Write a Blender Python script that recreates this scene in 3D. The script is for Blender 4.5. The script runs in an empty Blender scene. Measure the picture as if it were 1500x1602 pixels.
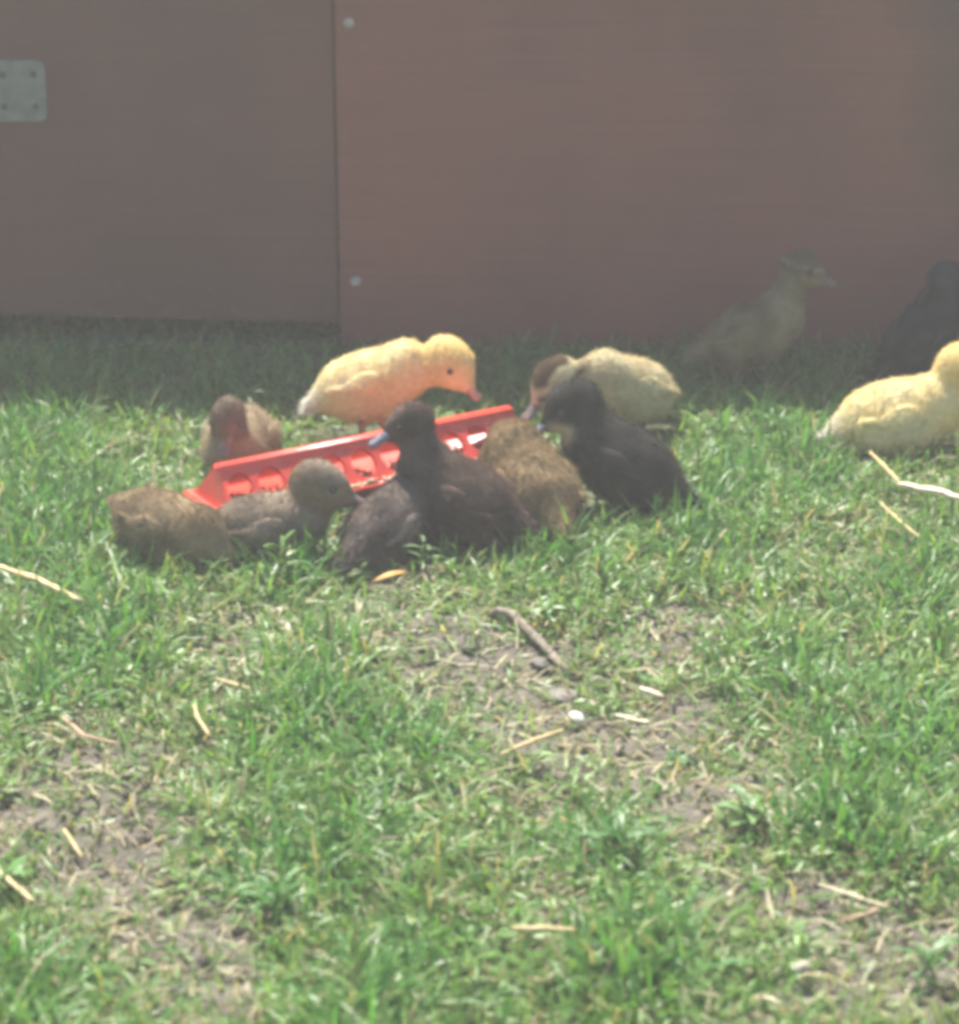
import bpy, bmesh, math, random
import numpy as np
from mathutils import Vector, Matrix, Euler, noise

random.seed(7)
rng = np.random.default_rng(11)
R = math.radians
scene = bpy.context.scene
col = scene.collection

# ------------------------------------------------------------------ camera
cam_data = bpy.data.cameras.new('camera')
cam = bpy.data.objects.new('camera', cam_data)
col.objects.link(cam)
cam.location = (0, 0, 1.1)
cam.rotation_euler = (R(70), 0, 0)
cam_data.sensor_fit = 'HORIZONTAL'
cam_data.sensor_width = 36
cam_data.lens = 4127 / 1500 * 36
cam_data.clip_start = 0.05
cam_data.clip_end = 300
cam_data.dof.use_dof = True
cam_data.dof.focus_distance = 3.0
cam_data.dof.aperture_fstop = 6.5
scene.camera = cam

# ------------------------------------------------------------------ light
SUN_ELEV, SUN_AZ = 57.0, 18.0       # azimuth: degrees left of straight ahead (+Y)
w = bpy.data.worlds.new('World')
scene.world = w
w.use_nodes = True
nt = w.node_tree
bg = nt.nodes['Background']
sky = nt.nodes.new('ShaderNodeTexSky')
sky.sky_type = 'NISHITA'
sky.sun_disc = False
sky.sun_elevation = R(SUN_ELEV)
sky.sun_rotation = R(-SUN_AZ)
nt.links.new(sky.outputs[0], bg.inputs[0])
bg.inputs[1].default_value = 0.085
sl = bpy.data.lights.new('sun', 'SUN')
sl.energy = 5.0
sl.angle = R(0.53)
sl.color = (1.0, 0.95, 0.86)
sun = bpy.data.objects.new('sun', sl)
col.objects.link(sun)
to_sun = Vector((-math.sin(R(SUN_AZ)) * math.cos(R(SUN_ELEV)), math.cos(R(SUN_AZ)) * math.cos(R(SUN_ELEV)), math.sin(R(SUN_ELEV))))
sun.rotation_euler = to_sun.to_track_quat('Z', 'Y').to_euler()
sun.location = (0, 0, 5)

scene.render.engine = 'CYCLES'
scene.view_settings.view_transform = 'Standard'
scene.view_settings.look = 'None'
scene.view_settings.gamma = 1.0
scene.view_settings.use_curve_mapping = False
scene.view_settings.exposure = 1.5
scene.cycles.use_denoising = True
scene.cycles.max_bounces = 3
scene.cycles.use_light_tree = False
scene.cycles.adaptive_threshold = 0.03
scene.cycles.transparent_max_bounces = 8
scene.cycles.volume_bounces = 0
scene.cycles.pixel_filter_type = 'BLACKMAN_HARRIS'
scene.cycles.filter_width = 4.5


# ------------------------------------------------------------------ materials
def mat(name, rough=0.8, spec=0.3):
    m = bpy.data.materials.new(name)
    m.use_nodes = True
    n = m.node_tree
    b = n.nodes['Principled BSDF']
    b.inputs['Roughness'].default_value = rough
    b.inputs['Specular IOR Level'].default_value = spec
    return m, n, b


def node(n, t, **kw):
    x = n.nodes.new(t)
    for k, v in kw.items():
        setattr(x, k, v)
    return x


def ramp(n, stops):
    r = n.nodes.new('ShaderNodeValToRGB')
    e = r.color_ramp.elements
    while len(e) < len(stops):
        e.new(0.5)
    for el, (p, c) in zip(e, stops):
        el.position = p
        el.color = (*c, 1)
    return r


def noise_mat(name, stops, scale=20, detail=6, rough=0.8, spec=0.3, bump=0.0, bscale=80, stretch=(1, 1, 1), rough_noise=None):
    m, n, b = mat(name, rough, spec)
    tc = node(n, 'ShaderNodeTexCoord')
    mp = node(n, 'ShaderNodeMapping')
    mp.inputs['Scale'].default_value = stretch
    n.links.new(tc.outputs['Object'], mp.inputs[0])
    t = node(n, 'ShaderNodeTexNoise')
    t.inputs['Scale'].default_value = scale
    t.inputs['Detail'].default_value = detail
    n.links.new(mp.outputs[0], t.inputs['Vector'])
    r = ramp(n, stops)
    n.links.new(t.outputs[0], r.inputs[0])
    n.links.new(r.outputs[0], b.inputs['Base Color'])
    if bump:
        t2 = node(n, 'ShaderNodeTexNoise')
        t2.inputs['Scale'].default_value = bscale
        t2.inputs['Detail'].default_value = 8
        n.links.new(mp.outputs[0], t2.inputs['Vector'])
        bp = node(n, 'ShaderNodeBump')
        bp.inputs['Strength'].default_value = bump
        bp.inputs['Distance'].default_value = 0.01
        n.links.new(t2.outputs[0], bp.inputs['Height'])
        n.links.new(bp.outputs[0], b.inputs['Normal'])
    return m


def leaf_mat(name, trans=0.35, rough=0.4, spec=0.5):
    """colour from the mesh's own colour attribute, light passing through"""
    m, n, b = mat(name, rough, spec)
    a = node(n, 'ShaderNodeAttribute', attribute_name='Col')
    n.links.new(a.outputs['Color'], b.inputs['Base Color'])
    tr = node(n, 'ShaderNodeBsdfTranslucent')
    g = node(n, 'ShaderNodeMixRGB', blend_type='MULTIPLY')
    g.inputs[0].default_value = 1
    g.inputs[2].default_value = (1.0, 1.0, 0.6, 1)
    n.links.new(a.outputs['Color'], g.inputs[1])
    n.links.new(g.outputs[0], tr.inputs[0])
    mx = node(n, 'ShaderNodeMixShader')
    mx.inputs[0].default_value = trans
    n.links.new(b.outputs[0], mx.inputs[1])
    n.links.new(tr.outputs[0], mx.inputs[2])
    n.links.new(mx.outputs[0], n.nodes['Material Output'].inputs[0])
    return m


def down_mat():
    m, n, b = mat('duckling_down', 0.9, 0.1)
    a = node(n, 'ShaderNodeAttribute', attribute_name='Col')
    t = node(n, 'ShaderNodeTexNoise')
    tc = node(n, 'ShaderNodeTexCoord')
    n.links.new(tc.outputs['Object'], t.inputs['Vector'])
    t.inputs['Scale'].default_value = 110
    t.inputs['Detail'].default_value = 4
    r = ramp(n, [(0.3, (0.88, 0.88, 0.88)), (0.7, (1.06, 1.06, 1.06))])
    n.links.new(t.outputs[0], r.inputs[0])
    g = node(n, 'ShaderNodeMixRGB', blend_type='MULTIPLY')
    g.inputs[0].default_value = 1
    n.links.new(a.outputs['Color'], g.inputs[1])
    n.links.new(r.outputs[0], g.inputs[2])
    n.links.new(g.outputs[0], b.inputs['Base Color'])
    tr = node(n, 'ShaderNodeBsdfTranslucent')
    n.links.new(g.outputs[0], tr.inputs[0])
    mx = node(n, 'ShaderNodeMixShader')
    mx.inputs[0].default_value = 0.3
    n.links.new(b.outputs[0], mx.inputs[1])
    n.links.new(tr.outputs[0], mx.inputs[2])
    n.links.new(mx.outputs[0], n.nodes['Material Output'].inputs[0])
    return m


def plain(name, c, rough=0.5, spec=0.4, var=0.15, scale=60):
    lo = tuple(x * (1 - var) for x in c)
    hi = tuple(min(1, x * (1 + var)) for x in c)
    return noise_mat(name, [(0.35, lo), (0.65, hi)], scale, 3, rough, spec)


def soil_mat():
    m, n, b = mat('soil', 0.95, 0.15)
    tc = node(n, 'ShaderNodeTexCoord')
    t = node(n, 'ShaderNodeTexNoise')
    t.inputs['Scale'].default_value = 14
    t.inputs['Detail'].default_value = 10
    t.inputs['Roughness'].default_value = 0.7
    n.links.new(tc.outputs['Object'], t.inputs['Vector'])
    r = ramp(n, [(0.3, (0.065, 0.056, 0.046)), (0.5, (0.115, 0.10, 0.083)), (0.72, (0.175, 0.157, 0.13))])
    n.links.new(t.outputs[0], r.inputs[0])
    # moss and stubble stain between the bare places
    a = node(n, 'ShaderNodeAttribute', attribute_name='Col')
    mx = node(n, 'ShaderNodeMixRGB')
    n.links.new(a.outputs['Fac'], mx.inputs[0])
    n.links.new(r.outputs[0], mx.inputs[1])
    mx.inputs[2].default_value = (0.07, 0.11, 0.032, 1)
    n.links.new(mx.outputs[0], b.inputs['Base Color'])
    t2 = node(n, 'ShaderNodeTexNoise')
    t2.inputs['Scale'].default_value = 90
    t2.inputs['Detail'].default_value = 10
    n.links.new(tc.outputs['Object'], t2.inputs['Vector'])
    bp = node(n, 'ShaderNodeBump')
    bp.inputs['Strength'].default_value = 0.9
    bp.inputs['Distance'].default_value = 0.012
    n.links.new(t2.outputs[0], bp.inputs['Height'])
    n.links.new(bp.outputs[0], b.inputs['Normal'])
    return m


def board_mat(name, c):
    """film-faced plywood: faint horizontal grain, weathered blotches"""
    m, n, b = mat(name, 0.55, 0.35)
    tc = node(n, 'ShaderNodeTexCoord')
    mp = node(n, 'ShaderNodeMapping')
    mp.inputs['Scale'].default_value = (1.2, 1, 38)
    n.links.new(tc.outputs['Object'], mp.inputs[0])
    t = node(n, 'ShaderNodeTexNoise')
    t.inputs['Scale'].default_value = 3.0
    t.inputs['Detail'].default_value = 7
    n.links.new(mp.outputs[0], t.inputs['Vector'])
    r = ramp(n, [(0.25, tuple(x * 0.90 for x in c)), (0.75, tuple(x * 1.06 for x in c))])
    n.links.new(t.outputs[0], r.inputs[0])
    t2 = node(n, 'ShaderNodeTexNoise')
    t2.inputs['Scale'].default_value = 4.5
    t2.inputs['Detail'].default_value = 5
    n.links.new(tc.outputs['Object'], t2.inputs['Vector'])
    r2 = ramp(n, [(0.3, (0.84, 0.80, 0.80)), (0.52, (1.0, 0.97, 0.95)), (0.72, (1.12, 1.0, 0.9))])
    n.links.new(t2.outputs[0], r2.inputs[0])
    g = node(n, 'ShaderNodeMixRGB', blend_type='MULTIPLY')
    g.inputs[0].default_value = 1
    n.links.new(r.outputs[0], g.inputs[1])
    n.links.new(r2.outputs[0], g.inputs[2])
    last = g.outputs[0]
    # dark brown patches and splashes of dried mud, each with its own ragged outline
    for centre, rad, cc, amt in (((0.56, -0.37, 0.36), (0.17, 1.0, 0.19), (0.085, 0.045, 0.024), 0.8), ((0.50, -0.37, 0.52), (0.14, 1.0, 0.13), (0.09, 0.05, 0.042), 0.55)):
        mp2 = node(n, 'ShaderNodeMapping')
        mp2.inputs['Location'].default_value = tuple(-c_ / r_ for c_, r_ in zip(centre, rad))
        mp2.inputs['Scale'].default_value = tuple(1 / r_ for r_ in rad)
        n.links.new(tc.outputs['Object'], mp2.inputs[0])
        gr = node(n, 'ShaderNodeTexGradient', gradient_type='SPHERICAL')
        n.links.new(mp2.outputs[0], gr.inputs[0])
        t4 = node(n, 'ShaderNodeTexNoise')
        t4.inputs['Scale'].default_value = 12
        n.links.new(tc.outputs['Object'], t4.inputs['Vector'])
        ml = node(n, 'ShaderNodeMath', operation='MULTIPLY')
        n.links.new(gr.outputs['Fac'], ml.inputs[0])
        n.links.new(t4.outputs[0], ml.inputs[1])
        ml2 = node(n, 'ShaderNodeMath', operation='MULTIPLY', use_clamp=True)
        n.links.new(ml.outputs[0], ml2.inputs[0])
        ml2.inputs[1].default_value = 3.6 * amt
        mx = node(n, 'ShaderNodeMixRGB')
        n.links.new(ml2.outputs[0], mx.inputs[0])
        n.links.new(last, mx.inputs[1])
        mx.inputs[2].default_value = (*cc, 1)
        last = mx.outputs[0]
    t5 = node(n, 'ShaderNodeTexNoise')
    t5.inputs['Scale'].default_value = 70
    t5.inputs['Detail'].default_value = 3
    n.links.new(tc.outputs['Object'], t5.inputs['Vector'])
    sp = node(n, 'ShaderNodeSeparateXYZ')
    n.links.new(tc.outputs['Object'], sp.inputs[0])
    zr = node(n, 'ShaderNodeMapRange')
    zr.inputs['From Min'].default_value = 0.0
    zr.inputs['From Max'].default_value = 0.16
    zr.inputs['To Min'].default_value = 0.50
    zr.inputs['To Max'].default_value = 0.70
    n.links.new(sp.outputs['Z'], zr.inputs['Value'])
    gt = node(n, 'ShaderNodeMath', operation='SUBTRACT')
    n.links.new(t5.outputs[0], gt.inputs[0])
    n.links.new(zr.outputs[0], gt.inputs[1])
    g2 = node(n, 'ShaderNodeMath', operation='MULTIPLY', use_clamp=True)
    n.links.new(gt.outputs[0], g2.inputs[0])
    g2.inputs[1].default_value = 4
    mx = node(n, 'ShaderNodeMixRGB')
    n.links.new(g2.outputs[0], mx.inputs[0])
    n.links.new(last, mx.inputs[1])
    mx.inputs[2].default_value = (0.13, 0.085, 0.055, 1)
    n.links.new(mx.outputs[0], b.inputs['Base Color'])
    bp = node(n, 'ShaderNodeBump')
    bp.inputs['Strength'].default_value = 0.15
    bp.inputs['Distance'].default_value = 0.002
    n.links.new(t.outputs[0], bp.inputs['Height'])
    n.links.new(bp.outputs[0], b.inputs['Normal'])
    return m


M = dict(
    soil=soil_mat(),
    grass=leaf_mat('grass_blade', 0.46, 0.42, 0.4),
    cover=leaf_mat('clover_leaf', 0.3, 0.45, 0.45),
    dry=leaf_mat('dry_fibre', 0.15, 0.6, 0.3),
    down=down_mat(),
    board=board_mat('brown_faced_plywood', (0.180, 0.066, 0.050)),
    door=board_mat('brown_door_plywood', (0.125, 0.054, 0.041)),
    roof=noise_mat('felt_roof', [(0.3, (0.05, 0.05, 0.05)), (0.7, (0.1, 0.1, 0.095))], 60, 6, 0.95, 0.2, 0.5, 300),
    dark_wood=noise_mat('rough_timber', [(0.3, (0.07, 0.045, 0.03)), (0.7, (0.13, 0.085, 0.06))], 12, 6, 0.85, 0.2, 0.3, 60, (1, 1, 12)),
    metal=noise_mat('galvanised_steel', [(0.3, (0.13, 0.13, 0.115)), (0.7, (0.2, 0.195, 0.175))], 50, 6, 0.5, 0.5, 0.1, 200),
    screw=plain('zinc_screw', (0.4, 0.35, 0.3), 0.45, 0.5, 0.3),
    rust=plain('dull_screw', (0.07, 0.065, 0.06), 0.5, 0.4),
    red=noise_mat('red_plastic', [(0.3, (0.66, 0.05, 0.03)), (0.62, (0.78, 0.075, 0.045)), (0.8, (0.70, 0.16, 0.11))], 25, 5, 0.38, 0.5, 0.05, 200),
    feed=leaf_mat('feed_pellets', 0.0, 0.85, 0.2),
    straw=noise_mat('straw', [(0.3, (0.38, 0.27, 0.11)), (0.7, (0.56, 0.44, 0.22))], 90, 4, 0.5, 0.4, 0.2, 300),
    pale_straw=noise_mat('bleached_straw', [(0.3, (0.45, 0.37, 0.23)), (0.7, (0.62, 0.53, 0.36))], 90, 4, 0.5, 0.4, 0.2, 300),
    brown_stem=noise_mat('dead_stem', [(0.3, (0.28, 0.17, 0.1)), (0.7, (0.45, 0.3, 0.2))], 90, 4, 0.7, 0.3, 0.2, 300),
    bark=noise_mat('grey_bark', [(0.3, (0.15, 0.12, 0.09)), (0.7, (0.3, 0.26, 0.2))], 70, 8, 0.9, 0.2, 0.8, 160),
    white_stone=plain('white_stone', (0.6, 0.57, 0.5), 0.5, 0.4, 0.08),
    pale_stone=plain('pale_stone', (0.33, 0.29, 0.22), 0.8, 0.2, 0.15),
    grey_stone=noise_mat('grey_stone', [(0.3, (0.12, 0.108, 0.09)), (0.7, (0.2, 0.185, 0.155))], 90, 6, 0.85, 0.3, 0.4, 200),
    orange_leaf=plain('orange_dead_leaf', (0.55, 0.28, 0.07), 0.6, 0.3, 0.2, 90),
    bill_pink=plain('pink_bill', (0.5, 0.25, 0.16), 0.4, 0.5, 0.12, 90),
    bill_slate=plain('slate_bill', (0.16, 0.17, 0.21), 0.3, 0.6, 0.2, 120),
    bill_brown=plain('brown_bill', (0.13, 0.10, 0.09), 0.4, 0.5, 0.2, 120),
    eye=plain('eye', (0.008, 0.007, 0.006), 0.08, 0.8, 0.1),
    leg_orange=plain('orange_leg', (0.55, 0.2, 0.1), 0.5, 0.4),
    leg_dark=plain('dark_leg', (0.12, 0.08, 0.06), 0.5, 0.4),
)


# ------------------------------------------------------------------ mesh helpers
def mesh_np(name, v, faces, colors=None, smooth=False):
    """faces: list of index arrays with shape (n, k)"""
    me = bpy.data.meshes.new(name)
    v = np.asarray(v, dtype=np.float32)
    loops, starts, pos = [], [], 0
    for f in faces:
        f = np.asarray(f, dtype=np.int32)
        if len(f) == 0:
            continue
        k = f.shape[1]
        loops.append(f.ravel())
        starts.append(pos + np.arange(len(f)) * k)
        pos += f.size
    loops = np.concatenate(loops)
    starts = np.concatenate(starts).astype(np.int32)
    me.vertices.add(len(v))
    me.vertices.foreach_set('co', v.ravel())
    me.loops.add(len(loops))
    me.loops.foreach_set('vertex_index', loops)
    me.polygons.add(len(starts))
    me.polygons.foreach_set('loop_start', starts)
    if smooth:
        me.polygons.foreach_set('use_smooth', np.ones(len(starts), dtype=bool))
    me.update(calc_edges=True)
    if colors is not None:
        ca = me.color_attributes.new('Col', 'FLOAT_COLOR', 'POINT')
        c4 = np.ones((len(v), 4), dtype=np.float32)
        c4[:, :3] = colors
        ca.data.foreach_set('color', c4.ravel())
    me.validate()
    return me


def link(name, me, m, parent=None, **tags):
    o = bpy.data.objects.new(name, me)
    col.objects.link(o)
    if m is not None and not me.materials:
        me.materials.append(m)
    if parent is not None:
        o.parent = parent
    for k, val in tags.items():
        o[k] = val
    return o


def empty(name, loc, rz=0, **tags):
    o = bpy.data.objects.new(name, None)
    col.objects.link(o)
    o.location = loc
    o.rotation_euler = (0, 0, rz)
    o.empty_display_size = 0.02
    for k, val in tags.items():
        o[k] = val
    return o


def bm_mesh(name, bm, smooth=False):
    me = bpy.data.meshes.new(name)
    bmesh.ops.recalc_face_normals(bm, faces=bm.faces[:])
    bm.to_mesh(me)
    bm.free()
    if smooth:
        for p in me.polygons:
            p.use_smooth = True
    return me


def box_mesh(name, x0, x1, y0, y1, z0, z1, bevel=0.0):
    bm = bmesh.new()
    bmesh.ops.create_cube(bm, size=1)
    for v in bm.verts:
        v.co = Vector(((x0 + x1) / 2 + v.co.x * (x1 - x0), (y0 + y1) / 2 + v.co.y * (y1 - y0), (z0 + z1) / 2 + v.co.z * (z1 - z0)))
    if bevel:
        bmesh.ops.bevel(bm, geom=bm.edges[:], offset=bevel, segments=2, affect='EDGES')
    return bm_mesh(name, bm)


def prism_mesh(name, pts, y0, y1, bevel=0.0):
    """outline in x,z extruded along y"""
    bm = bmesh.new()
    a = [bm.verts.new((x, y0, z)) for x, z in pts]
    b = [bm.verts.new((x, y1, z)) for x, z in pts]
    bm.faces.new(a)
    bm.faces.new(list(reversed(b)))
    k = len(pts)
    for i in range(k):
        bm.faces.new((a[i], a[(i + 1) % k], b[(i + 1) % k], b[i]))
    if bevel:
        bmesh.ops.bevel(bm, geom=bm.edges[:], offset=bevel, segments=2, affect='EDGES')
    return bm_mesh(name, bm)


def tube_mesh(name, pts, radii, seg=8, flat=1.0, smooth=True, jitter=0.0):
    bm = bmesh.new()
    rings = []
    pts = [Vector(p) for p in pts]
    for i, p in enumerate(pts):
        d = (pts[min(i + 1, len(pts) - 1)] - pts[max(i - 1, 0)]).normalized()
        up = Vector((0, 0, 1)) if abs(d.z) < 0.9 else Vector((1, 0, 0))
        s = d.cross(up).normalized()
        u = s.cross(d).normalized()
        ring = []
        for k in range(seg):
            a = 2 * math.pi * k / seg
            rr = radii[i] * (1 + random.uniform(-jitter, jitter))
            ring.append(bm.verts.new(p + s * math.cos(a) * rr + u * math.sin(a) * rr * flat))
        rings.append(ring)
    for i in range(len(rings) - 1):
        for k in range(seg):
            bm.faces.new((rings[i][k], rings[i][(k + 1) % seg], rings[i + 1][(k + 1) % seg], rings[i + 1][k]))
    bm.faces.new(list(reversed(rings[0])))
    bm.faces.new(rings[-1])
    return bm_mesh(name, bm, smooth)


# ------------------------------------------------------------------ the ground
SOIL = [(-0.034, 2.552, 0.061, 0.13), (0.072, 2.47, 0.059, 0.13), (0.118, 2.318, 0.075, 0.16), (0.215, 2.64, 0.042, 0.10), (0.435, 2.893, 0.052, 0.12), (0.266, 2.318, 0.05, 0.12), (0.194, 2.182, 0.053, 0.10), (-0.327, 2.118, 0.052, 0.14), (-0.224, 1.946, 0.06, 0.12), (-0.299, 1.99, 0.055, 0.11), (-0.398, 2.333, 0.044, 0.09), (0.362, 1.935, 0.049, 0.10), (-0.439, 2.208, 0.042, 0.08), (-0.09, 2.64, 0.035, 0.09), (0.182, 2.362, 0.051, 0.12), (0.072, 2.023, 0.033, 0.08), (0.298, 2.023, 0.033, 0.08), (-0.262, 2.552, 0.04, 0.10), (-0.082, 2.872, 0.037, 0.10)]
LUSH = [(-0.16, 2.407, 0.071, 0.16), (-0.081, 2.333, 0.05, 0.1), (-0.168, 2.058, 0.057, 0.11), (-0.122, 2.143, 0.047, 0.12), (-0.509, 2.936, 0.106, 0.28), (-0.576, 3.269, 0.092, 0.28), (-0.406, 2.622, 0.062, 0.16), (0.109, 2.118, 0.04, 0.1), (0.315, 2.486, 0.053, 0.12), (0.387, 3.217, 0.091, 0.28), (0.398, 2.377, 0.083, 0.15), (0.268, 2.957, 0.069, 0.2), (0.484, 2.771, 0.065, 0.16), (-0.425, 2.47, 0.046, 0.12), (-0.077, 1.863, 0.058, 0.11), (0.132, 1.925, 0.054, 0.1), (0.096, 2.851, 0.059, 0.1), (-0.219, 2.811, 0.051, 0.08), (0.339, 2.169, 0.059, 0.12), (-0.356, 1.863, 0.042, 0.09), (0.32, 3.118, 0.056, 0.18)]


def wave(x, y, s, seed=0.0):
    """cheap smooth noise, -1..1"""
    x = x * s + seed
    y = y * s - seed * 0.7
    v = np.sin(x * 1.0 + 1.7 * np.sin(y * 0.63 + seed)) * np.cos(y * 1.13 + 1.3 * np.sin(x * 0.71 - seed))
    v = v + 0.55 * np.sin(x * 2.17 - y * 1.31 + seed * 3 + 1.1 * np.sin(y * 1.9)) * np.cos(y * 2.41 + x * 0.9)
    v = v + 0.3 * np.sin(x * 4.6 + y * 3.1 + 2 * np.sin(x * 1.3)) * np.cos(y * 5.2 - x * 2.2)
    return v / 1.5


def blobs(x, y, L):
    v = np.zeros_like(x)
    for cx, cy, rx, ry in L:
        v = np.maximum(v, np.exp(-0.7 * (((x - cx) / rx) ** 2 + ((y - cy) / ry) ** 2)))
    return v


def height(x, y):
    x = np.asarray(x, dtype=float)
    y = np.asarray(y, dtype=float)
    return 0.005 * wave(x, y, 9, 1.3) + 0.003 * wave(x, y, 27, 4.1) - 0.004 * blobs(x, y, SOIL)


def hz(x, y):
    return float(height(np.array([x]), np.array([y]))[0])


def cover_at(x, y):
    """how much of the ground is grown over, 0..1.3"""
    s = blobs(x, y, SOIL)
    l = blobs(x, y, LUSH)
    base = 0.62 + 0.36 * wave(x, y, 17, 2.2) + 0.22 * wave(x, y, 46, 5.0)
    return np.clip(base - 0.68 * s + 0.55 * l, 0.14, 1.25)


def grow_axis(lo, hi, step, far):
    a = np.arange(lo, hi + step / 2, step)
    up, d, p = [], step, hi
    while p < far:
        d *= 1.35
        p += d
        up.append(p)
    dn, d, p = [], step, lo
    while p > -far:
        d *= 1.35
        p -= d
        dn.append(p)
    return np.concatenate([dn[::-1], a, up])


gx = grow_axis(-1.1, 1.1, 0.011, 40)
gy = grow_axis(1.3, 4.2, 0.012, 40)
X, Y = np.meshgrid(gx, gy)
Z = height(X, Y)
near = (np.abs(X) < 1.2) & (Y > 1.2) & (Y < 4.3)
s_ = blobs(X, Y, SOIL)
clod = np.abs(wave(X, Y, 95, 7.7)) * 0.006 + np.abs(wave(X, Y, 190, 2.7)) * 0.0035
Z = Z + np.where(near, clod * (0.35 + 0.9 * s_), 0)
Z += np.where(near, rng.normal(0, 0.0009, Z.shape), 0)
nx_, ny_ = len(gx), len(gy)
idx = np.arange(nx_ * ny_).reshape(ny_, nx_)
q = np.stack([idx[:-1, :-1], idx[:-1, 1:], idx[1:, 1:], idx[1:, :-1]], -1).reshape(-1, 4)
moss = np.clip(0.75 * cover_at(X, Y) - 0.05, 0, 0.85).ravel()
g_me = mesh_np('ground', np.stack([X, Y, Z], -1).reshape(-1, 3), [q], np.stack([moss] * 3, -1), True)
link('ground', g_me, M['soil'], kind='structure')

# ------------------------------------------------------------------ the hut behind
HUT_TOP = 0.55
hut = empty('poultry_hut', (0.2, 4.1, 0), label='brown plywood poultry hut with a hinged door behind the ducklings', category='hut')
hut_in = Matrix.Translation((-0.2, -4.1, 0))


def hut_part(name, me, m, parent=None):
    me.transform(hut_in)
    return link(name, me, m, parent or hut)


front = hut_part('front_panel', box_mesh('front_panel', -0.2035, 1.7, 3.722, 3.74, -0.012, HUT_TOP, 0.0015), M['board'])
door = hut_part('door', prism_mesh('door', [(-1.3, 0.066), (-0.2065, 0.035), (-0.2065, HUT_TOP), (-1.3, HUT_TOP)], 3.736, 3.752, 0.0015), M['door'])
hut_part('sill_beam', box_mesh('sill_beam', -1.3, -0.2, 3.86, 3.92, -0.02, 0.08), M['dark_wood'])
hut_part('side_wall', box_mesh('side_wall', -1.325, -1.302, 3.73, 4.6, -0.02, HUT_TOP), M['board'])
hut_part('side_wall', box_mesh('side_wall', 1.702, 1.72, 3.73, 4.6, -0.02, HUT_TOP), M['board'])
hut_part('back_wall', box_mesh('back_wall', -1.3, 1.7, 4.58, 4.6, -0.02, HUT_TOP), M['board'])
bm = bmesh.new()
rv = [(-1.36, 3.735), (1.76, 3.655), (1.76, 4.65), (-1.36, 4.65)]
a = [bm.verts.new((x, y, HUT_TOP + 0.002)) for x, y in rv]
b = [bm.verts.new((x, y, HUT_TOP + 0.018)) for x, y in rv]
bm.faces.new(list(reversed(a)))
bm.faces.new(b)
for i in range(4):
    bm.faces.new((a[i], a[(i + 1) % 4], b[(i + 1) % 4], b[i]))
hut_part('roof', bm_mesh('roof', bm), M['roof'])


def screw_mesh(name, x, y, z, r, dome=0.4, slot=True):
    bm = bmesh.new()
    prof = [(1.0, 0.0), (1.0, -0.12), (0.86, -0.26), (0.55, -0.36), (0.22, -dome)]
    rings = []
    for pr, py in prof:
        rings.append([bm.verts.new((x + r * pr * math.cos(t * math.pi / 8), y + r * py, z + r * pr * math.sin(t * math.pi / 8))) for t in range(16)])
    for i in range(len(rings) - 1):
        for k in range(16):
            bm.faces.new((rings[i][k], rings[i][(k + 1) % 16], rings[i + 1][(k + 1) % 16], rings[i + 1][k]))
    # recessed drive
    c = bm.verts.new((x, y - r * 0.05, z))
    for k in range(16):
        bm.faces.new((rings[-1][k], rings[-1][(k + 1) % 16], c))
    return bm_mesh(name, bm, True)


for sx, sz in ((-0.184, 0.478), (-0.180, 0.103)):
    s = hut_part('screw', screw_mesh('screw', sx, 3.722, sz, 0.0075), M['screw'], front)

# hinge plate with rounded corners
bm = bmesh.new()
x0, x1, z0, z1, cr = -0.702, -0.6165, 0.336, 0.424, 0.011
out = []
for cx, cz, a0 in ((x1 - cr, z1 - cr, 0), (x0 + cr, z1 - cr, 90), (x0 + cr, z0 + cr, 180), (x1 - cr, z0 + cr, 270)):
    for k in range(6):
        t = R(a0 + k * 18)
        out.append((cx + cr * math.cos(t), cz + cr * math.sin(t)))
hp = hut_part('hinge_plate', prism_mesh('hinge_plate', out, 3.7305, 3.7362, 0.0008), M['metal'], door)
for sx in (-0.677, -0.633):
    for sz in (0.357, 0.403):
        hut_part('screw', screw_mesh('plate_screw', sx, 3.7306, sz, 0.0052), M['rust'], door)

# ------------------------------------------------------------------ the feeder
FA = math.atan2(0.224, 0.342)
FC = (-0.137, 3.078)
feeder = empty('poultry_feeder', (FC[0], FC[1], hz(*FC) + 0.002), FA, label='red plastic trough feeder with a row of holes, ringed by ducklings', category='feeder')
FL, FW = 0.225, 0.049         # half length, half width at the rim
RIM_Z, RIDGE_Z, RIDGE_L, RIDGE_W = 0.030, 0.072, 0.208, 0.005


def loft_rect(bm, rings):
    prev = None
    for (l, wd, z) in rings:
        cur = [bm.verts.new((sx * l, sy * wd, z)) for sx, sy in ((-1, -1), (1, -1), (1, 1), (-1, 1))]
        if prev:
            for k in range(4):
                bm.faces.new((prev[k], prev[(k + 1) % 4], cur[(k + 1) % 4], cur[k]))
        prev = cur
    return prev


bm = bmesh.new()
rings = [(FL - 0.020, FW - 0.016, 0.0), (FL - 0.004, FW - 0.004, RIM_Z - 0.006), (FL + 0.004, FW + 0.004, RIM_Z - 0.006), (FL + 0.004, FW + 0.004, RIM_Z),
         (FL - 0.006, FW - 0.006, RIM_Z), (FL - 0.022, FW - 0.018, 0.004)]
last = loft_rect(bm, rings)
bm.faces.new(last)
bm.faces.new([v for v in bm.verts[:4]][::-1]) if False else None
bmesh.ops.bevel(bm, geom=[e for e in bm.edges], offset=0.0012, segments=2, affect='EDGES')
tray_me = bm_mesh('tray', bm, True)
link('tray', tray_me, M['red'], feeder)


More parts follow.
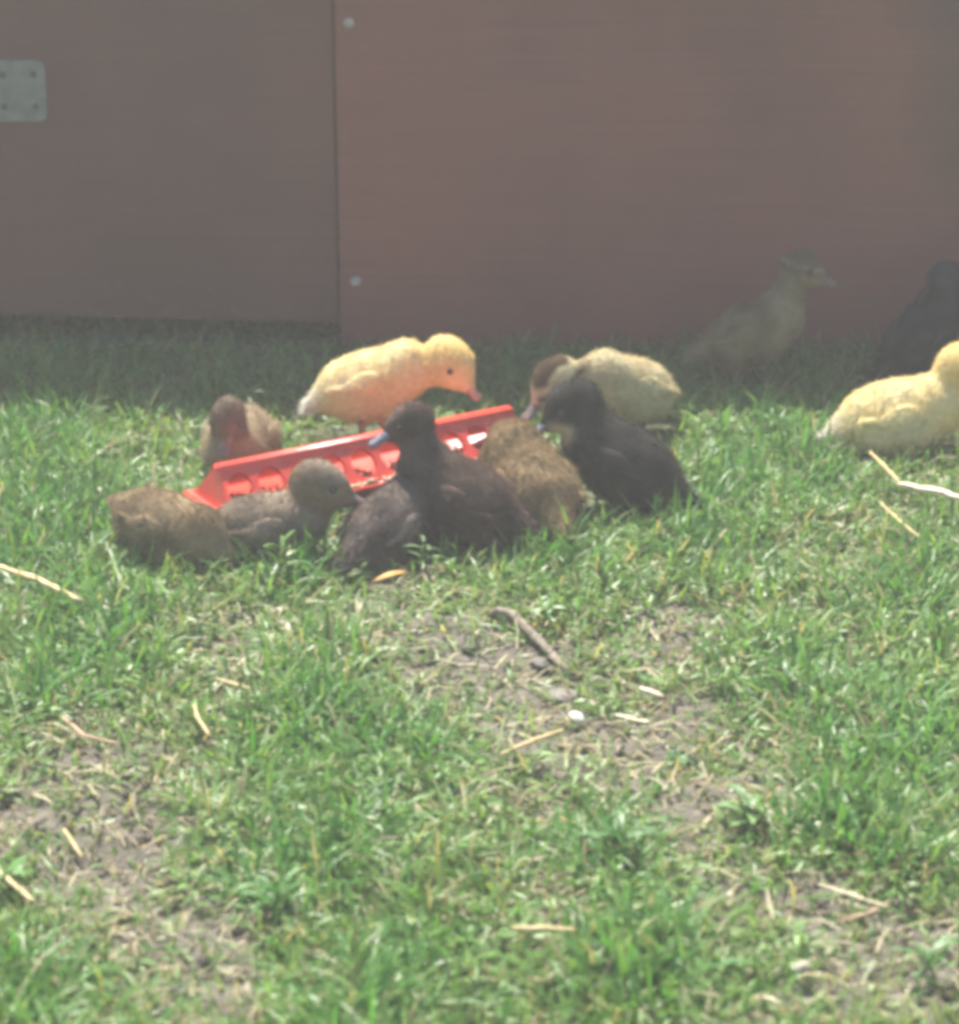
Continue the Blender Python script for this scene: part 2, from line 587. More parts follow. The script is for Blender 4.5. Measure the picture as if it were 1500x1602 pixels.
def holed_slope(side):
    """one sloping side of the lid, a plate with a row of arched openings"""
    bm = bmesh.new()
    n = 10
    half0, half1 = FL - 0.008, RIDGE_L
    z0, z1 = RIM_Z + 0.001, RIDGE_Z
    w0, w1 = (FW - 0.007) * side, RIDGE_W * side

    def P(u, v):          # u along -1..1, v up 0..1
        return Vector((u * (half0 + (half1 - half0) * v), w0 + (w1 - w0) * v, z0 + (z1 - z0) * v))
    cell = 2 / n
    seg = 20
    for i in range(n):
        uc = -1 + cell * (i + 0.5)
        vc = 0.47
        if side > 0:
            bm.faces.new([bm.verts.new(P(uc + cell * a_, v_)) for a_, v_ in ((-0.5, 0), (0.5, 0), (0.5, 1), (-0.5, 1))])
            continue
        hole, sq = [], []
        for k in range(seg):
            t = 2 * math.pi * (k + 0.5) / seg
            c, s = math.cos(t), math.sin(t)
            hole.append(bm.verts.new(P(uc + cell * 0.40 * c, vc + 0.36 * s)))
            m_ = max(abs(c), abs(s))
            sq.append(bm.verts.new(P(uc + cell * 0.5 * c / m_, 0.5 + 0.5 * s / m_)))
        inner = []
        for k in range(seg):      # turned-in lip
            d = Vector((0, -side * 0.006, -0.004))
            inner.append(bm.verts.new(hole[k].co + d))
        for k in range(seg):
            j = (k + 1) % seg
            bm.faces.new((sq[k], sq[j], hole[j], hole[k]))
            bm.faces.new((hole[k], hole[j], inner[j], inner[k]))
    bmesh.ops.remove_doubles(bm, verts=bm.verts[:], dist=0.0004)
    return bm_mesh('lid_side', bm)


for side in (-1, 1):
    o = link('lid_side', holed_slope(side), M['red'], feeder)
    md = o.modifiers.new('thickness', 'SOLIDIFY')
    md.thickness = 0.0018
    md.offset = -1
# rounded ridge bar and hipped ends
bm = bmesh.new()
hx = RIDGE_L + 0.002
prof = [(-0.0085, RIDGE_Z - 0.008), (-0.0085, RIDGE_Z + 0.001), (-0.005, RIDGE_Z + 0.0035), (0.005, RIDGE_Z + 0.0035), (0.0085, RIDGE_Z + 0.001), (0.0085, RIDGE_Z - 0.008)]
ra = [bm.verts.new((-hx, y, z)) for y, z in prof]
rb = [bm.verts.new((hx, y, z)) for y, z in prof]
for k in range(len(prof)):
    j = (k + 1) % len(prof)
    bm.faces.new((ra[k], ra[j], rb[j], rb[k]))
bm.faces.new(ra)
bm.faces.new(rb[::-1])
bmesh.ops.bevel(bm, geom=bm.edges[:], offset=0.0012, segments=2, affect='EDGES')
link('lid_ridge', bm_mesh('lid_ridge', bm, True), M['red'], feeder)
for sx in (-1, 1):
    bm = bmesh.new()
    pts = [(sx * (FL - 0.006), -(FW - 0.007), RIM_Z + 0.001), (sx * (FL - 0.006), FW - 0.007, RIM_Z + 0.001), (sx * (RIDGE_L + 0.001), 0.0065, RIDGE_Z), (sx * (RIDGE_L + 0.001), -0.0065, RIDGE_Z)]
    f1 = [bm.verts.new(p) for p in pts]
    f2 = [bm.verts.new((p[0] - sx * 0.002, p[1] * 0.97, p[2] - 0.001)) for p in pts]
    bm.faces.new(f1)
    bm.faces.new(f2[::-1])
    for k in range(4):
        bm.faces.new((f1[k], f1[(k + 1) % 4], f2[(k + 1) % 4], f2[k]))
    link('lid_end', bm_mesh('lid_end', bm), M['red'], feeder)

# feed pellets inside and spilled on the rim
pv, pf, pc = [], [], []
for i in range(900):
    if i < 840:
        p = Vector((random.uniform(-FL + 0.025, FL - 0.025), random.uniform(-FW + 0.014, FW - 0.014), 0.018 + random.uniform(-0.002, 0.004)))
    else:
        p = Vector((random.gauss(0.02, 0.05), -FW + 0.002 + random.uniform(-0.003, 0.003), RIM_Z + 0.002))
    e = Euler((random.uniform(0, 6), random.uniform(0, 6), random.uniform(0, 6))).to_matrix()
    r, l = random.uniform(0.0012, 0.002), random.uniform(0.002, 0.0045)
    base = len(pv)
    for sx in (-1, 1):
        for k in range(4):
            t = k * math.pi / 2
            pv.append(p + e @ Vector((sx * l, r * math.cos(t), r * math.sin(t))))
    c = random.choice([(0.55, 0.42, 0.25), (0.68, 0.56, 0.38), (0.42, 0.3, 0.17), (0.75, 0.68, 0.52)])
    pc += [c] * 8
    for k in range(4):
        j = (k + 1) % 4
        pf.append((base + k, base + j, base + 4 + j, base + 4 + k))
    pf.append((base + 3, base + 2, base + 1, base))
    pf.append((base + 4, base + 5, base + 6, base + 7))
fo = link('feed', mesh_np('feed', np.array([tuple(v) for v in pv]), [np.array(pf)], np.array(pc)), M['feed'], None, kind='stuff', label='pale brown feed pellets lying in the red feeder', category='feed')
fo.location = feeder.location
fo.rotation_euler = feeder.rotation_euler


# ------------------------------------------------------------------ ducklings
def sd_ellipsoid(p, c, r, rot=None):
    d = p - np.array(c)
    if rot is not None:
        d = d @ rot
    r = np.array(r)
    k0 = np.linalg.norm(d / r, axis=-1)
    k1 = np.linalg.norm(d / (r * r), axis=-1) + 1e-9
    return k0 * (k0 - 1) / k1


def sd_cone(p, a, b, ra, rb):
    a, b = np.array(a), np.array(b)
    ba = b - a
    h = np.clip(((p - a) @ ba) / (ba @ ba), 0, 1)
    return np.linalg.norm(p - a - h[..., None] * ba, axis=-1) - (ra + (rb - ra) * h)


def smin(a, b, k):
    h = np.clip(0.5 + 0.5 * (b - a) / k, 0, 1)
    return b + (a - b) * h - k * h * (1 - h)


def surface(sdf, lo, hi, step):
    """naive surface nets, then pulled onto the surface"""
    n = [int(math.ceil((hi[i] - lo[i]) / step)) + 1 for i in range(3)]
    ax = [lo[i] + step * np.arange(n[i]) for i in range(3)]
    G = np.stack(np.meshgrid(*ax, indexing='ij'), -1)
    F = sdf(G.reshape(-1, 3)).reshape(n)
    I = F < 0
    c = np.zeros([k - 1 for k in n], dtype=int)
    for dx in (0, 1):
        for dy in (0, 1):
            for dz in (0, 1):
                c += I[dx:n[0] - 1 + dx, dy:n[1] - 1 + dy, dz:n[2] - 1 + dz]
    act = (c > 0) & (c < 8)
    vid = -np.ones(act.shape, dtype=int)
    ii = np.argwhere(act)
    vid[act] = np.arange(len(ii))
    V = np.array(lo) + (ii + 0.5) * step
    quads = []
    for ax_ in range(3):
        o1, o2 = (ax_ + 1) % 3, (ax_ + 2) % 3
        s0 = [slice(None)] * 3
        s1 = [slice(None)] * 3
        s0[ax_] = slice(0, -1)
        s1[ax_] = slice(1, None)
        a, b = I[tuple(s0)], I[tuple(s1)]
        for e, flip in ((np.argwhere(a & ~b), False), (np.argwhere(~a & b), True)):
            e = e[(e[:, o1] > 0) & (e[:, o2] > 0)]
            e = e[(e[:, o1] < n[o1] - 1) & (e[:, o2] < n[o2] - 1)]
            cs = []
            for d1, d2 in ((1, 1), (0, 1), (0, 0), (1, 0)):
                k = e.copy()
                k[:, o1] -= d1
                k[:, o2] -= d2
                cs.append(vid[k[:, 0], k[:, 1], k[:, 2]])
            qd = np.stack(cs, -1)
            if flip:
                qd = qd[:, ::-1]
            quads.append(qd)
    quads = np.concatenate(quads)
    h = 1e-4
    for _ in range(4):
        f = sdf(V)
        gr = np.stack([(sdf(V + np.eye(3)[k] * h) - sdf(V - np.eye(3)[k] * h)) / (2 * h) for k in range(3)], -1)
        gl = np.sum(gr * gr, -1, keepdims=True) + 1e-6
        V = V - np.clip(f[:, None] / gl, -step, step) * gr
    N = gr / np.sqrt(gl)
    return V, quads, N


def strands(V, quads, N, colors, flow, count, length, width, seed, lift=0.55, lenfn=None):
    r = np.random.default_rng(seed)
    q = quads
    A = np.linalg.norm(np.cross(V[q[:, 2]] - V[q[:, 0]], V[q[:, 3]] - V[q[:, 1]]), axis=1)
    f = r.choice(len(q), count, p=A / A.sum())
    u, v = r.random(count)[:, None], r.random(count)[:, None]

    def bil(D):
        return (D[q[f, 0]] * (1 - u) + D[q[f, 1]] * u) * (1 - v) + (D[q[f, 3]] * (1 - u) + D[q[f, 2]] * u) * v
    P, n, c = bil(V), bil(N), bil(colors)
    fl = flow(P)
    fl = fl - n * np.sum(fl * n, -1, keepdims=True)
    fl /= np.linalg.norm(fl, axis=1, keepdims=True) + 1e-6
    jit = r.normal(0, 0.35, (count, 3))
    d1 = n * lift + fl * 0.8 + jit
    d1 /= np.linalg.norm(d1, axis=1, keepdims=True)
    d2 = d1 + fl * 0.5 - n * 0.12 + r.normal(0, 0.25, (count, 3))
    d2 /= np.linalg.norm(d2, axis=1, keepdims=True)
    L = length * r.uniform(0.55, 1.35, (count, 1))
    if lenfn is not None:
        L = L * lenfn(P)[:, None]
    side = np.cross(d1, n + r.normal(0, 0.5, (count, 3)))
    side /= np.linalg.norm(side, axis=1, keepdims=True) + 1e-6
    wd = width * r.uniform(0.6, 1.4, (count, 1))
    p0 = P - n * 0.001
    p1 = p0 + d1 * L * 0.5
    p2 = p1 + d2 * L * 0.5
    verts = np.stack([p0 - side * wd / 2, p0 + side * wd / 2, p1 + side * wd * 0.42, p1 - side * wd * 0.42, p2], 1).reshape(-1, 3)
    b = np.arange(count)[:, None] * 5
    cc = c * r.uniform(0.86, 1.16, (count, 1))
    cc = np.repeat(cc, 5, axis=0)
    return verts, b + np.array([[0, 1, 2, 3]]), b + np.array([[3, 2, 4]]), cc


def rot_y(deg):          # positive raises the nose
    t = R(deg)
    return np.array([[math.cos(t), 0, -math.sin(t)], [0, 1, 0], [math.sin(t), 0, math.cos(t)]])


def rot_z(deg):
    t = R(deg)
    return np.array([[math.cos(t), -math.sin(t), 0], [math.sin(t), math.cos(t), 0], [0, 0, 1]])


def bill_mesh(length, lower=False):
    secs = [(0.000, 0.0105, 0.0085, 0.000), (0.18, 0.0100, 0.0070, -0.0012), (0.4, 0.0088, 0.0052, -0.0026), (0.62, 0.0088, 0.0040, -0.0034), (0.84, 0.0096, 0.0034, -0.0036), (0.96, 0.0080, 0.0030, -0.0040), (1.02, 0.0040, 0.0018, -0.0046)]
    bm = bmesh.new()
    rings = []
    for t, wd, h, zo in secs:
        ring = []
        for k in range(14):
            a = 2 * math.pi * k / 14
            yy, zz = math.cos(a) * wd, math.sin(a) * h
            if lower:
                yy, zz = yy * 0.84, -0.3 * h - 0.0005 + zz * 0.38
                if t > 0.9:
                    yy *= 0.8
            else:
                zz = zz if zz > 0 else zz * 0.28
            ring.append(bm.verts.new((t * length * (0.93 if lower else 1), yy, zo + zz)))
        rings.append(ring)
    for i in range(len(rings) - 1):
        for k in range(14):
            bm.faces.new((rings[i][k], rings[i][(k + 1) % 14], rings[i + 1][(k + 1) % 14], rings[i + 1][k]))
    bm.faces.new(rings[0][::-1])
    bm.faces.new(rings[-1])
    return bm_mesh('bill', bm, True)


def foot_mesh():
    bm = bmesh.new()
    toes = [(0.030, 0.020), (0.040, 0.0), (0.030, -0.020)]
    ctr_t = bm.verts.new((0, 0, 0.006))
    ctr_b = bm.verts.new((0, 0, 0.0))
    top, bot = [], []
    outline = [(-0.012, 0.0), (0.004, 0.006), toes[0], (0.029, 0.010), toes[1], (0.029, -0.010), toes[2], (0.004, -0.006)]
    for i, (x, y) in enumerate(outline):
        toe = i in (2, 4, 6)
        top.append(bm.verts.new((x, y, 0.0032 if toe else 0.0018)))
        bot.append(bm.verts.new((x, y, 0.0)))
    k = len(outline)
    for i in range(k):
        j = (i + 1) % k
        bm.faces.new((ctr_t, top[i], top[j]))
        bm.faces.new((ctr_b, bot[j], bot[i]))
        bm.faces.new((top[i], bot[i], bot[j], top[j]))
    return bm_mesh('foot', bm)


def eye_mesh():
    bm = bmesh.new()
    bmesh.ops.create_uvsphere(bm, u_segments=10, v_segments=8, radius=0.0042)
    return bm_mesh('eye', bm, True)


def nostril_mesh():
    bm = bmesh.new()
    bmesh.ops.create_icosphere(bm, subdivisions=1, radius=1)
    for v in bm.verts:
        v.co = Vector((v.co.x * 0.0022, v.co.y * 0.0009, v.co.z * 0.0009))
    return bm_mesh('nostril', bm, True)


NOSTRIL = nostril_mesh()
EYE, FOOT, BILL, BILL_LOW = eye_mesh(), foot_mesh(), {}, {}


def duckling(spec):
    s = spec.get('scale', 1.0)
    x, y = spec['at']
    root = empty('duckling', (x, y, hz(x, y)), R(spec['yaw']), label=spec['label'], category='duckling', group='ducklings feeding and resting on the grass')
    Rb = rot_y(spec['pitch'])
    hb = spec['h']
    bc = np.array([0, 0, hb])

    def B(px, py, pz):                  # body frame to duckling frame
        return bc + Rb @ (np.array([px, py, pz]) * s)
    H = np.array(spec['head'], dtype=float)
    hs = spec.get('hscale', 1.0) * s
    Rh = rot_z(spec.get('hyaw', 0)) @ rot_y(spec['hpitch'])

    def HD(px, py, pz):
        return H + Rh @ (np.array([px, py, pz]) * hs)
    chest = B(0.052, 0, 0.006)
    nb = B(0.060, 0, 0.020)
    nh = HD(-0.010, 0, -0.008)
    mid = (nb + nh) / 2 + np.array(spec.get('arch', (0.008, 0, 0.0))) * s
    tail_up = spec.get('tail', 0.004)

    def sdf(p):
        d = sd_ellipsoid(p, B(0, 0, 0), np.array([0.065, 0.0440, 0.0450]) * s, Rb)
        d = smin(d, sd_ellipsoid(p, chest, np.array([0.034, 0.036, 0.035]) * s, Rb), 0.022 * s)
        d = smin(d, sd_cone(p, B(-0.045, 0, -0.002), B(-spec.get('tl', 0.094), 0, tail_up), 0.031 * s, 0.008 * s), 0.026 * s)
        d = smin(d, sd_ellipsoid(p, B(-0.008, 0, -0.014), np.array([0.055, 0.039, 0.036]) * s, Rb), 0.018 * s)
        dn = sd_cone(p, nb, mid, 0.025 * s, 0.0195 * s)
        dn = smin(dn, sd_cone(p, mid, nh, 0.0195 * s, 0.0175 * hs), 0.012 * s)
        d = smin(d, dn, 0.017 * s)
        dh = sd_ellipsoid(p, HD(0, 0, 0), np.array([0.0325, 0.0265, 0.0265]) * hs, Rh)
        dh = smin(dh, sd_ellipsoid(p, HD(0.006, 0, -0.007), np.array([0.024, 0.0255, 0.018]) * hs, Rh), 0.008 * hs)
        dh = smin(dh, sd_cone(p, HD(0.018, 0, -0.003), HD(0.036, 0, -0.006), 0.0145 * hs, 0.0085 * hs), 0.012 * hs)
        d = smin(d, dh, 0.007 * s)
        return d
    pts = np.array([B(-0.13, 0, 0), B(0.1, 0, 0), B(0, 0, 0.06), B(0, 0, -0.062), H + 0.055, H - 0.055, B(0, 0.06, 0), B(0, -0.06, 0)])
    lo, hi = pts.min(0) - 0.03, pts.max(0) + 0.03
    V, Q, N = surface(sdf, lo, hi, 0.0046)
    sd = spec['seed']
    # soft lumps of down
    dsp = np.array([noise.noise(Vector(v) * 55 + Vector((sd, 0, 0))) * 0.0013 + noise.noise(Vector(v) * 120 + Vector((0, sd, 0))) * 0.0005 for v in V.tolist()])
    hd = np.linalg.norm(V - H, axis=1)
    V = V + N * (dsp * np.clip(hd / 0.04 - 0.3, 0.15, 1))[:, None]

    def frames(P):
        return (P - bc) @ Rb / s, (P - H) @ Rh / hs
    pal = spec['pal']

    def colour(P):
        b, h = frames(P)
        return pal(P, b, h)
    C = colour(V)
    head_dir = Rh @ np.array([1.0, 0, 0])
    body_dir = Rb @ np.array([1.0, 0, 0])
    neck_dir = (nh - nb) / (np.linalg.norm(nh - nb) + 1e-6)

    def flow(P):
        b, h = frames(P)
        dh_ = np.linalg.norm(P - H, axis=1)
        dn_ = np.linalg.norm(P - (nb + nh) / 2, axis=1)
        wh = np.clip(1.6 - dh_ / (0.03 * hs), 0, 1)[:, None]
        wn = np.clip(1.6 - dn_ / (0.035 * s), 0, 1)[:, None] * (1 - wh)
        return -(wh * head_dir + wn * neck_dir + (1 - wh - wn).clip(0, 1) * (body_dir + np.array([0, 0, 0.25])))

    def lenfn(P):
        b, h = frames(P)
        dh_ = np.linalg.norm(P - H, axis=1) / hs
        base = np.where(dh_ < 0.04, 0.75, 1.0)
        base = np.where((h[:, 0] > 0.02) & (dh_ < 0.045), 0.25, base)
        return base * (1 + 0.9 * np.clip((-b[:, 0] - 0.07) / 0.03, 0, 1))
    body = link('body', mesh_np('body', V, [Q], C, True), M['down'], root)
    sv, sq, st, sc = strands(V, Q, N, C, flow, int(1.5 * spec.get('n', 9000)), 0.0085 * s, 0.0008, int(sd * 100) + 1, 0.5, lenfn)
    link('down', mesh_np('down', sv, [sq, st], sc), M['down'], body, kind='stuff')
    # wings: short, flat, folded back along the flank
    for sy in (1, -1):
        wc = B(-0.008, sy * 0.0395, 0.010)
        Rw = Rb @ rot_y(-10 if not spec.get('wingdrop') else spec['wingdrop']) @ rot_z(sy * -4)

        def wsdf(p, wc=wc, Rw=Rw):
            d = sd_ellipsoid(p, wc + Rw @ (np.array([0.012, 0, 0]) * s), np.array([0.027, 0.0085, 0.019]) * s, Rw)
            return smin(d, sd_cone(p, wc + Rw @ (np.array([0.005, 0, -0.002]) * s), wc + Rw @ (np.array([-0.040, sy * -0.004, -0.004]) * s), 0.0095 * s, 0.004 * s), 0.010 * s)
        WV, WQ, WN = surface(wsdf, wc - 0.062 * s, wc + 0.062 * s, 0.0042)
        WC = colour(WV) * spec.get('wingtone', 1.06)
        wv, wq, wt, wcol = strands(WV, WQ, WN, WC, lambda P: np.repeat(-(Rw @ np.array([[1.0], [0], [0.15]])).T, len(P), 0), 900, 0.0085 * s, 0.0011, int(sd * 100) + 7 + sy, 0.35)
        k = len(WV)
        me = mesh_np('wing', np.concatenate([WV, wv]), [np.concatenate([WQ, wq + k]), wt + k], np.concatenate([WC, wcol]), True)
        link('wing', me, M['down'], root)
    # bill
    bl = 0.031 * hs * spec.get('bl', 1.0)
    key = round(bl, 4)
    if key not in BILL:
        BILL[key], BILL_LOW[key] = bill_mesh(bl), bill_mesh(bl, True)
    me = BILL[key].copy()
    me.materials.clear()
    bo = link('bill', me, M[spec['bill']], root)
    mw = Matrix(((Rh[0][0], Rh[0][1], Rh[0][2]), (Rh[1][0], Rh[1][1], Rh[1][2]), (Rh[2][0], Rh[2][1], Rh[2][2])))
    bo.matrix_local = Matrix.Translation(Vector(HD(0.033, 0, -0.004))) @ mw.to_4x4()
    me = BILL_LOW[key].copy()
    me.materials.clear()
    lo_ = link('lower_mandible', me, M[spec['bill']], bo)
    lo_.rotation_euler = (0, R(spec.get('gape', 2)), 0)
    for sy in (1, -1):
        nm = link('nostril', NOSTRIL, M['eye'], bo)
        nm.location = (0.30 * bl, sy * 0.0042, 0.0030)
    for sy in (1, -1):
        e = link('eye', EYE, M['eye'], root)
        e.matrix_local = Matrix.Translation(Vector(HD(0.0140, sy * 0.0236, 0.0055))) @ mw.to_4x4()
    # legs
    if spec.get('legs'):
        lm = M[spec['legs']]
        for sy, fx in ((1, spec.get('step', 0.0)), (-1, -spec.get('step', 0.0))):
            hip = Vector(B(-0.004, sy * 0.022, -0.030))
            ank = Vector((0.004 + fx, sy * 0.026, 0.004))
            kn = (hip + ank) / 2 + Vector((-0.008, 0, 0))
            lg = link('leg', tube_mesh('leg', [hip, kn, ank], [0.009, 0.0048, 0.0042], 8), lm, root)
            ft = link('foot', FOOT.copy(), lm, lg)
            ft.location = ank + Vector((0, 0, -0.003))
            ft.rotation_euler = (0, 0, sy * 0.2)
    return root


def mix(a, b, t):
    t = np.clip(t, 0, 1)[:, None]
    return np.array(a) * (1 - t) + np.array(b) * t


def patchy(P, s=60, k=0.0):
    return np.array([noise.noise(Vector(p) * s + Vector((k, k, 0))) for p in P.tolist()])


def pal_yellow(P, b, h):
    c = mix((0.85, 0.68, 0.30), (0.88, 0.77, 0.46), 0.5 + patchy(P, 28, 3) * 0.8)
    t = np.clip((-b[:, 0] - 0.062) / 0.028, 0, 1)            # whitish tail
    c = c * (1 - t[:, None]) + np.array((0.84, 0.79, 0.70)) * t[:, None]
    t = np.clip((0.04 - np.linalg.norm(h, axis=1)) / 0.012, 0, 1)[:, None] * 0.6
    return c * (1 - t) + np.array((0.82, 0.60, 0.20)) * t


def pal_brown(base, light, face=None, tailc=None, chest=None, headc=None):
    def f(P, b, h):
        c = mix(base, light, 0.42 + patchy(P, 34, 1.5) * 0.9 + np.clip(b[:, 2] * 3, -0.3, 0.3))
        hd = np.linalg.norm(h, axis=1)
        inh = np.clip((0.042 - hd) / 0.008, 0, 1)
        if headc is not None:
            t = np.clip((0.05 - hd) / 0.012, 0, 1)[:, None]
            c = c * (1 - t) + np.array(headc) * t
        if face is not None:
            crown = np.clip((h[:, 2] - 0.010) / 0.005, 0, 1)
            stripe = np.exp(-((h[:, 2] - 0.002 - 0.15 * (h[:, 0] - 0.01)) / 0.0035) ** 2) * (np.abs(h[:, 1]) > 0.012)
            pale = inh * (1 - crown) * (1 - 0.8 * stripe)
            c = c * (1 - pale[:, None]) + np.array(face) * pale[:, None]
        if tailc is not None:
            t = np.clip((-b[:, 0] - 0.08) / 0.02, 0, 1)[:, None]
            c = c * (1 - t) + np.array(tailc) * t
        if chest is not None:
            d = np.linalg.norm((P_chest(b) - np.array(chest[0])) / np.array(chest[1]), axis=1)
            t = np.clip((1.0 - d) / 0.35, 0, 1)[:, None]
            c = c * (1 - t) + np.array(chest[2]) * t
        return c
    return f


def P_chest(b):
    return b


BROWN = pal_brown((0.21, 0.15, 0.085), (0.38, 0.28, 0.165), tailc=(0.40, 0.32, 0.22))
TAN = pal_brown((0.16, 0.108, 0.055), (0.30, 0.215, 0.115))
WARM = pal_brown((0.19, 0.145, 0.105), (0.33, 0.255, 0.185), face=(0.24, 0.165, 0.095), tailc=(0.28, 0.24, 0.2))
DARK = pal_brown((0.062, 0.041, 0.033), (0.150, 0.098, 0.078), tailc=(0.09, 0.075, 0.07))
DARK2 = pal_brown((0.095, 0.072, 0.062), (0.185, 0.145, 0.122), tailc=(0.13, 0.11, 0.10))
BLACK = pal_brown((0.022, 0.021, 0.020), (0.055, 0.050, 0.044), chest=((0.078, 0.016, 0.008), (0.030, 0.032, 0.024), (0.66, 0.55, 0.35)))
PALEBACK = pal_brown((0.26, 0.20, 0.12), (0.40, 0.32, 0.20), headc=(0.17, 0.125, 0.085))
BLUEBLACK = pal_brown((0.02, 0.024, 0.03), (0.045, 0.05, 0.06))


def pal_cream(P, b, h):
    c = mix((0.52, 0.42, 0.22), (0.66, 0.57, 0.35), 0.5 + patchy(P, 30, 2) * 0.9)
    t = np.clip((-b[:, 0] - 0.055) / 0.03, 0, 1)[:, None] * 0.6
    c = c * (1 - t) + np.array((0.26, 0.2, 0.11)) * t
    hd = np.linalg.norm(h, axis=1)
    inh = np.clip((0.05 - hd) / 0.012, 0, 1)
    dark = np.clip((h[:, 2] - 0.012) / 0.004, 0, 1) * (np.abs(h[:, 1]) < 0.016) + np.exp(-((h[:, 2] + 0.001 - 0.1 * h[:, 0]) / 0.005) ** 2) * (np.abs(h[:, 1]) > 0.008)
    t = (inh * np.clip(dark, 0, 1))[:, None]
    return c * (1 - t) + np.array((0.085, 0.055, 0.03)) * t


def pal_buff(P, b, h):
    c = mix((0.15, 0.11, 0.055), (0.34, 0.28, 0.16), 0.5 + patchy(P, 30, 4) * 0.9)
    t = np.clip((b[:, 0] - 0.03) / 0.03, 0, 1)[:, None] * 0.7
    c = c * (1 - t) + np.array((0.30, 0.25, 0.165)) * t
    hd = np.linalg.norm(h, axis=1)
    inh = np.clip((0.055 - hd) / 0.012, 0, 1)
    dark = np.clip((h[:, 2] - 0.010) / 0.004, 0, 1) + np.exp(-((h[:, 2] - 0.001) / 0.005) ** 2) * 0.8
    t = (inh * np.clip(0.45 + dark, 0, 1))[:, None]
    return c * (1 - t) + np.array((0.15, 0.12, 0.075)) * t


DUCKS = [
    dict(at=(-0.142, 3.300), yaw=-5, pitch=15, h=0.076, head=(0.103, 0, 0.108), hpitch=-38, hyaw=-24, pal=pal_yellow, bill='bill_pink', legs='leg_orange', step=0.012, seed=1.1, n=12000, tail=-0.014, arch=(0.014, 0, -0.014), hscale=1.2, bl=0.75, wingtone=1.05, scale=0.94,
         label='yellow duckling standing behind the red feeder, bill bent down'),
    dict(at=(0.545, 3.262), yaw=0, pitch=10, h=0.046, head=(0.084, 0, 0.112), hpitch=2, hyaw=5, pal=pal_yellow, bill='bill_pink', seed=2.3, n=12000, hscale=1.2, tail=-0.014, arch=(0.016, 0, 0), scale=1.05,
         label='yellow duckling resting on the grass, cut off by the right edge'),
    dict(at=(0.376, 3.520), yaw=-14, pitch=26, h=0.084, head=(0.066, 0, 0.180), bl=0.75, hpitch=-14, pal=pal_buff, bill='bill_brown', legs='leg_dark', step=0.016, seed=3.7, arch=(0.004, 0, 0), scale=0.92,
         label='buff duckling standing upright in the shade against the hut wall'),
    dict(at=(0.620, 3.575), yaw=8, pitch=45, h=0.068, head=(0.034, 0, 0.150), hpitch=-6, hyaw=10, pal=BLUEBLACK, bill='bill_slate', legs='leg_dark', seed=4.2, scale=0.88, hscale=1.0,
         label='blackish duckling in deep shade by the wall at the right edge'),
    dict(at=(0.198, 3.305), yaw=215, pitch=18, h=0.068, head=(0.110, -0.018, 0.094), hpitch=-36, hyaw=0, pal=pal_cream, bill='bill_brown', legs='leg_dark', tl=0.082, seed=5.9, n=10000, arch=(0.006, 0, -0.004), hscale=1.18, scale=0.9,
         label='cream duckling with a dark striped head, behind the black duckling'),
    dict(at=(0.176, 3.030), yaw=152, pitch=22, h=0.062, head=(0.066, 0.008, 0.128), hpitch=-30, hyaw=32, pal=BLACK, bill='bill_slate', legs='leg_dark', seed=6.4, arch=(0.010, 0, 0.0), scale=1.0, hscale=1.1,
         label='black duckling with a pale chest patch, right of the feeder'),
    dict(at=(0.064, 2.962), yaw=112, pitch=15, h=0.053, head=(0.100, 0.0, 0.056), hpitch=-62, hyaw=10, pal=TAN, bill='bill_brown', legs='leg_dark', seed=7.5, n=12000, arch=(0.010, 0, 0.012), scale=1.06,
         label='round brown duckling seen from behind, head down at the feeder end'),
    dict(at=(-0.018, 2.914), yaw=157, pitch=20, h=0.054, head=(0.068, 0, 0.140), hpitch=-22, hyaw=26, pal=DARK, bill='bill_slate', seed=8.1, n=11000, arch=(0.008, 0, 0.0), hscale=0.87,
         label='dark brown duckling with head raised and blue grey bill'),
    dict(at=(-0.108, 2.872), yaw=58, pitch=12, h=0.036, head=(0.088, 0.02, 0.034), hpitch=-40, hyaw=10, pal=DARK2, bill='bill_slate', seed=9.6, n=11000, arch=(0.010, 0, 0.004), scale=0.92,
         label='charcoal duckling crouched with its back to us, head hidden'),
    dict(at=(-0.250, 2.868), yaw=14, pitch=4, h=0.034, head=(0.066, 0, 0.082), hpitch=-18, hyaw=-10, pal=WARM, bill='bill_brown', seed=10.2, n=11000, arch=(0.020, 0, -0.004), hscale=1.2, scale=0.88,
         label='greyish brown duckling sitting sideways, head turned toward the feeder'),
    dict(at=(-0.364, 2.862), yaw=-30, pitch=-10, h=0.042, head=(0.072, 0, 0.022), hpitch=-34, pal=BROWN, bill='bill_brown', legs='leg_dark', seed=11.8, n=11000, arch=(0.008, 0, 0.006), tail=0.006, tl=0.08, scale=0.88,
         label='brown duckling on the far left with its head in the grass'),
    dict(at=(-0.306, 3.205), yaw=-96, pitch=0, h=0.031, head=(0.082, 0.002, 0.094), hpitch=-52, hyaw=-6, pal=PALEBACK, bill='bill_brown', seed=12.4, arch=(0.010, 0, 0.0), hscale=0.8,
         label='brown duckling facing us over the left end of the feeder'),
]
for d in DUCKS:
    duckling(d)


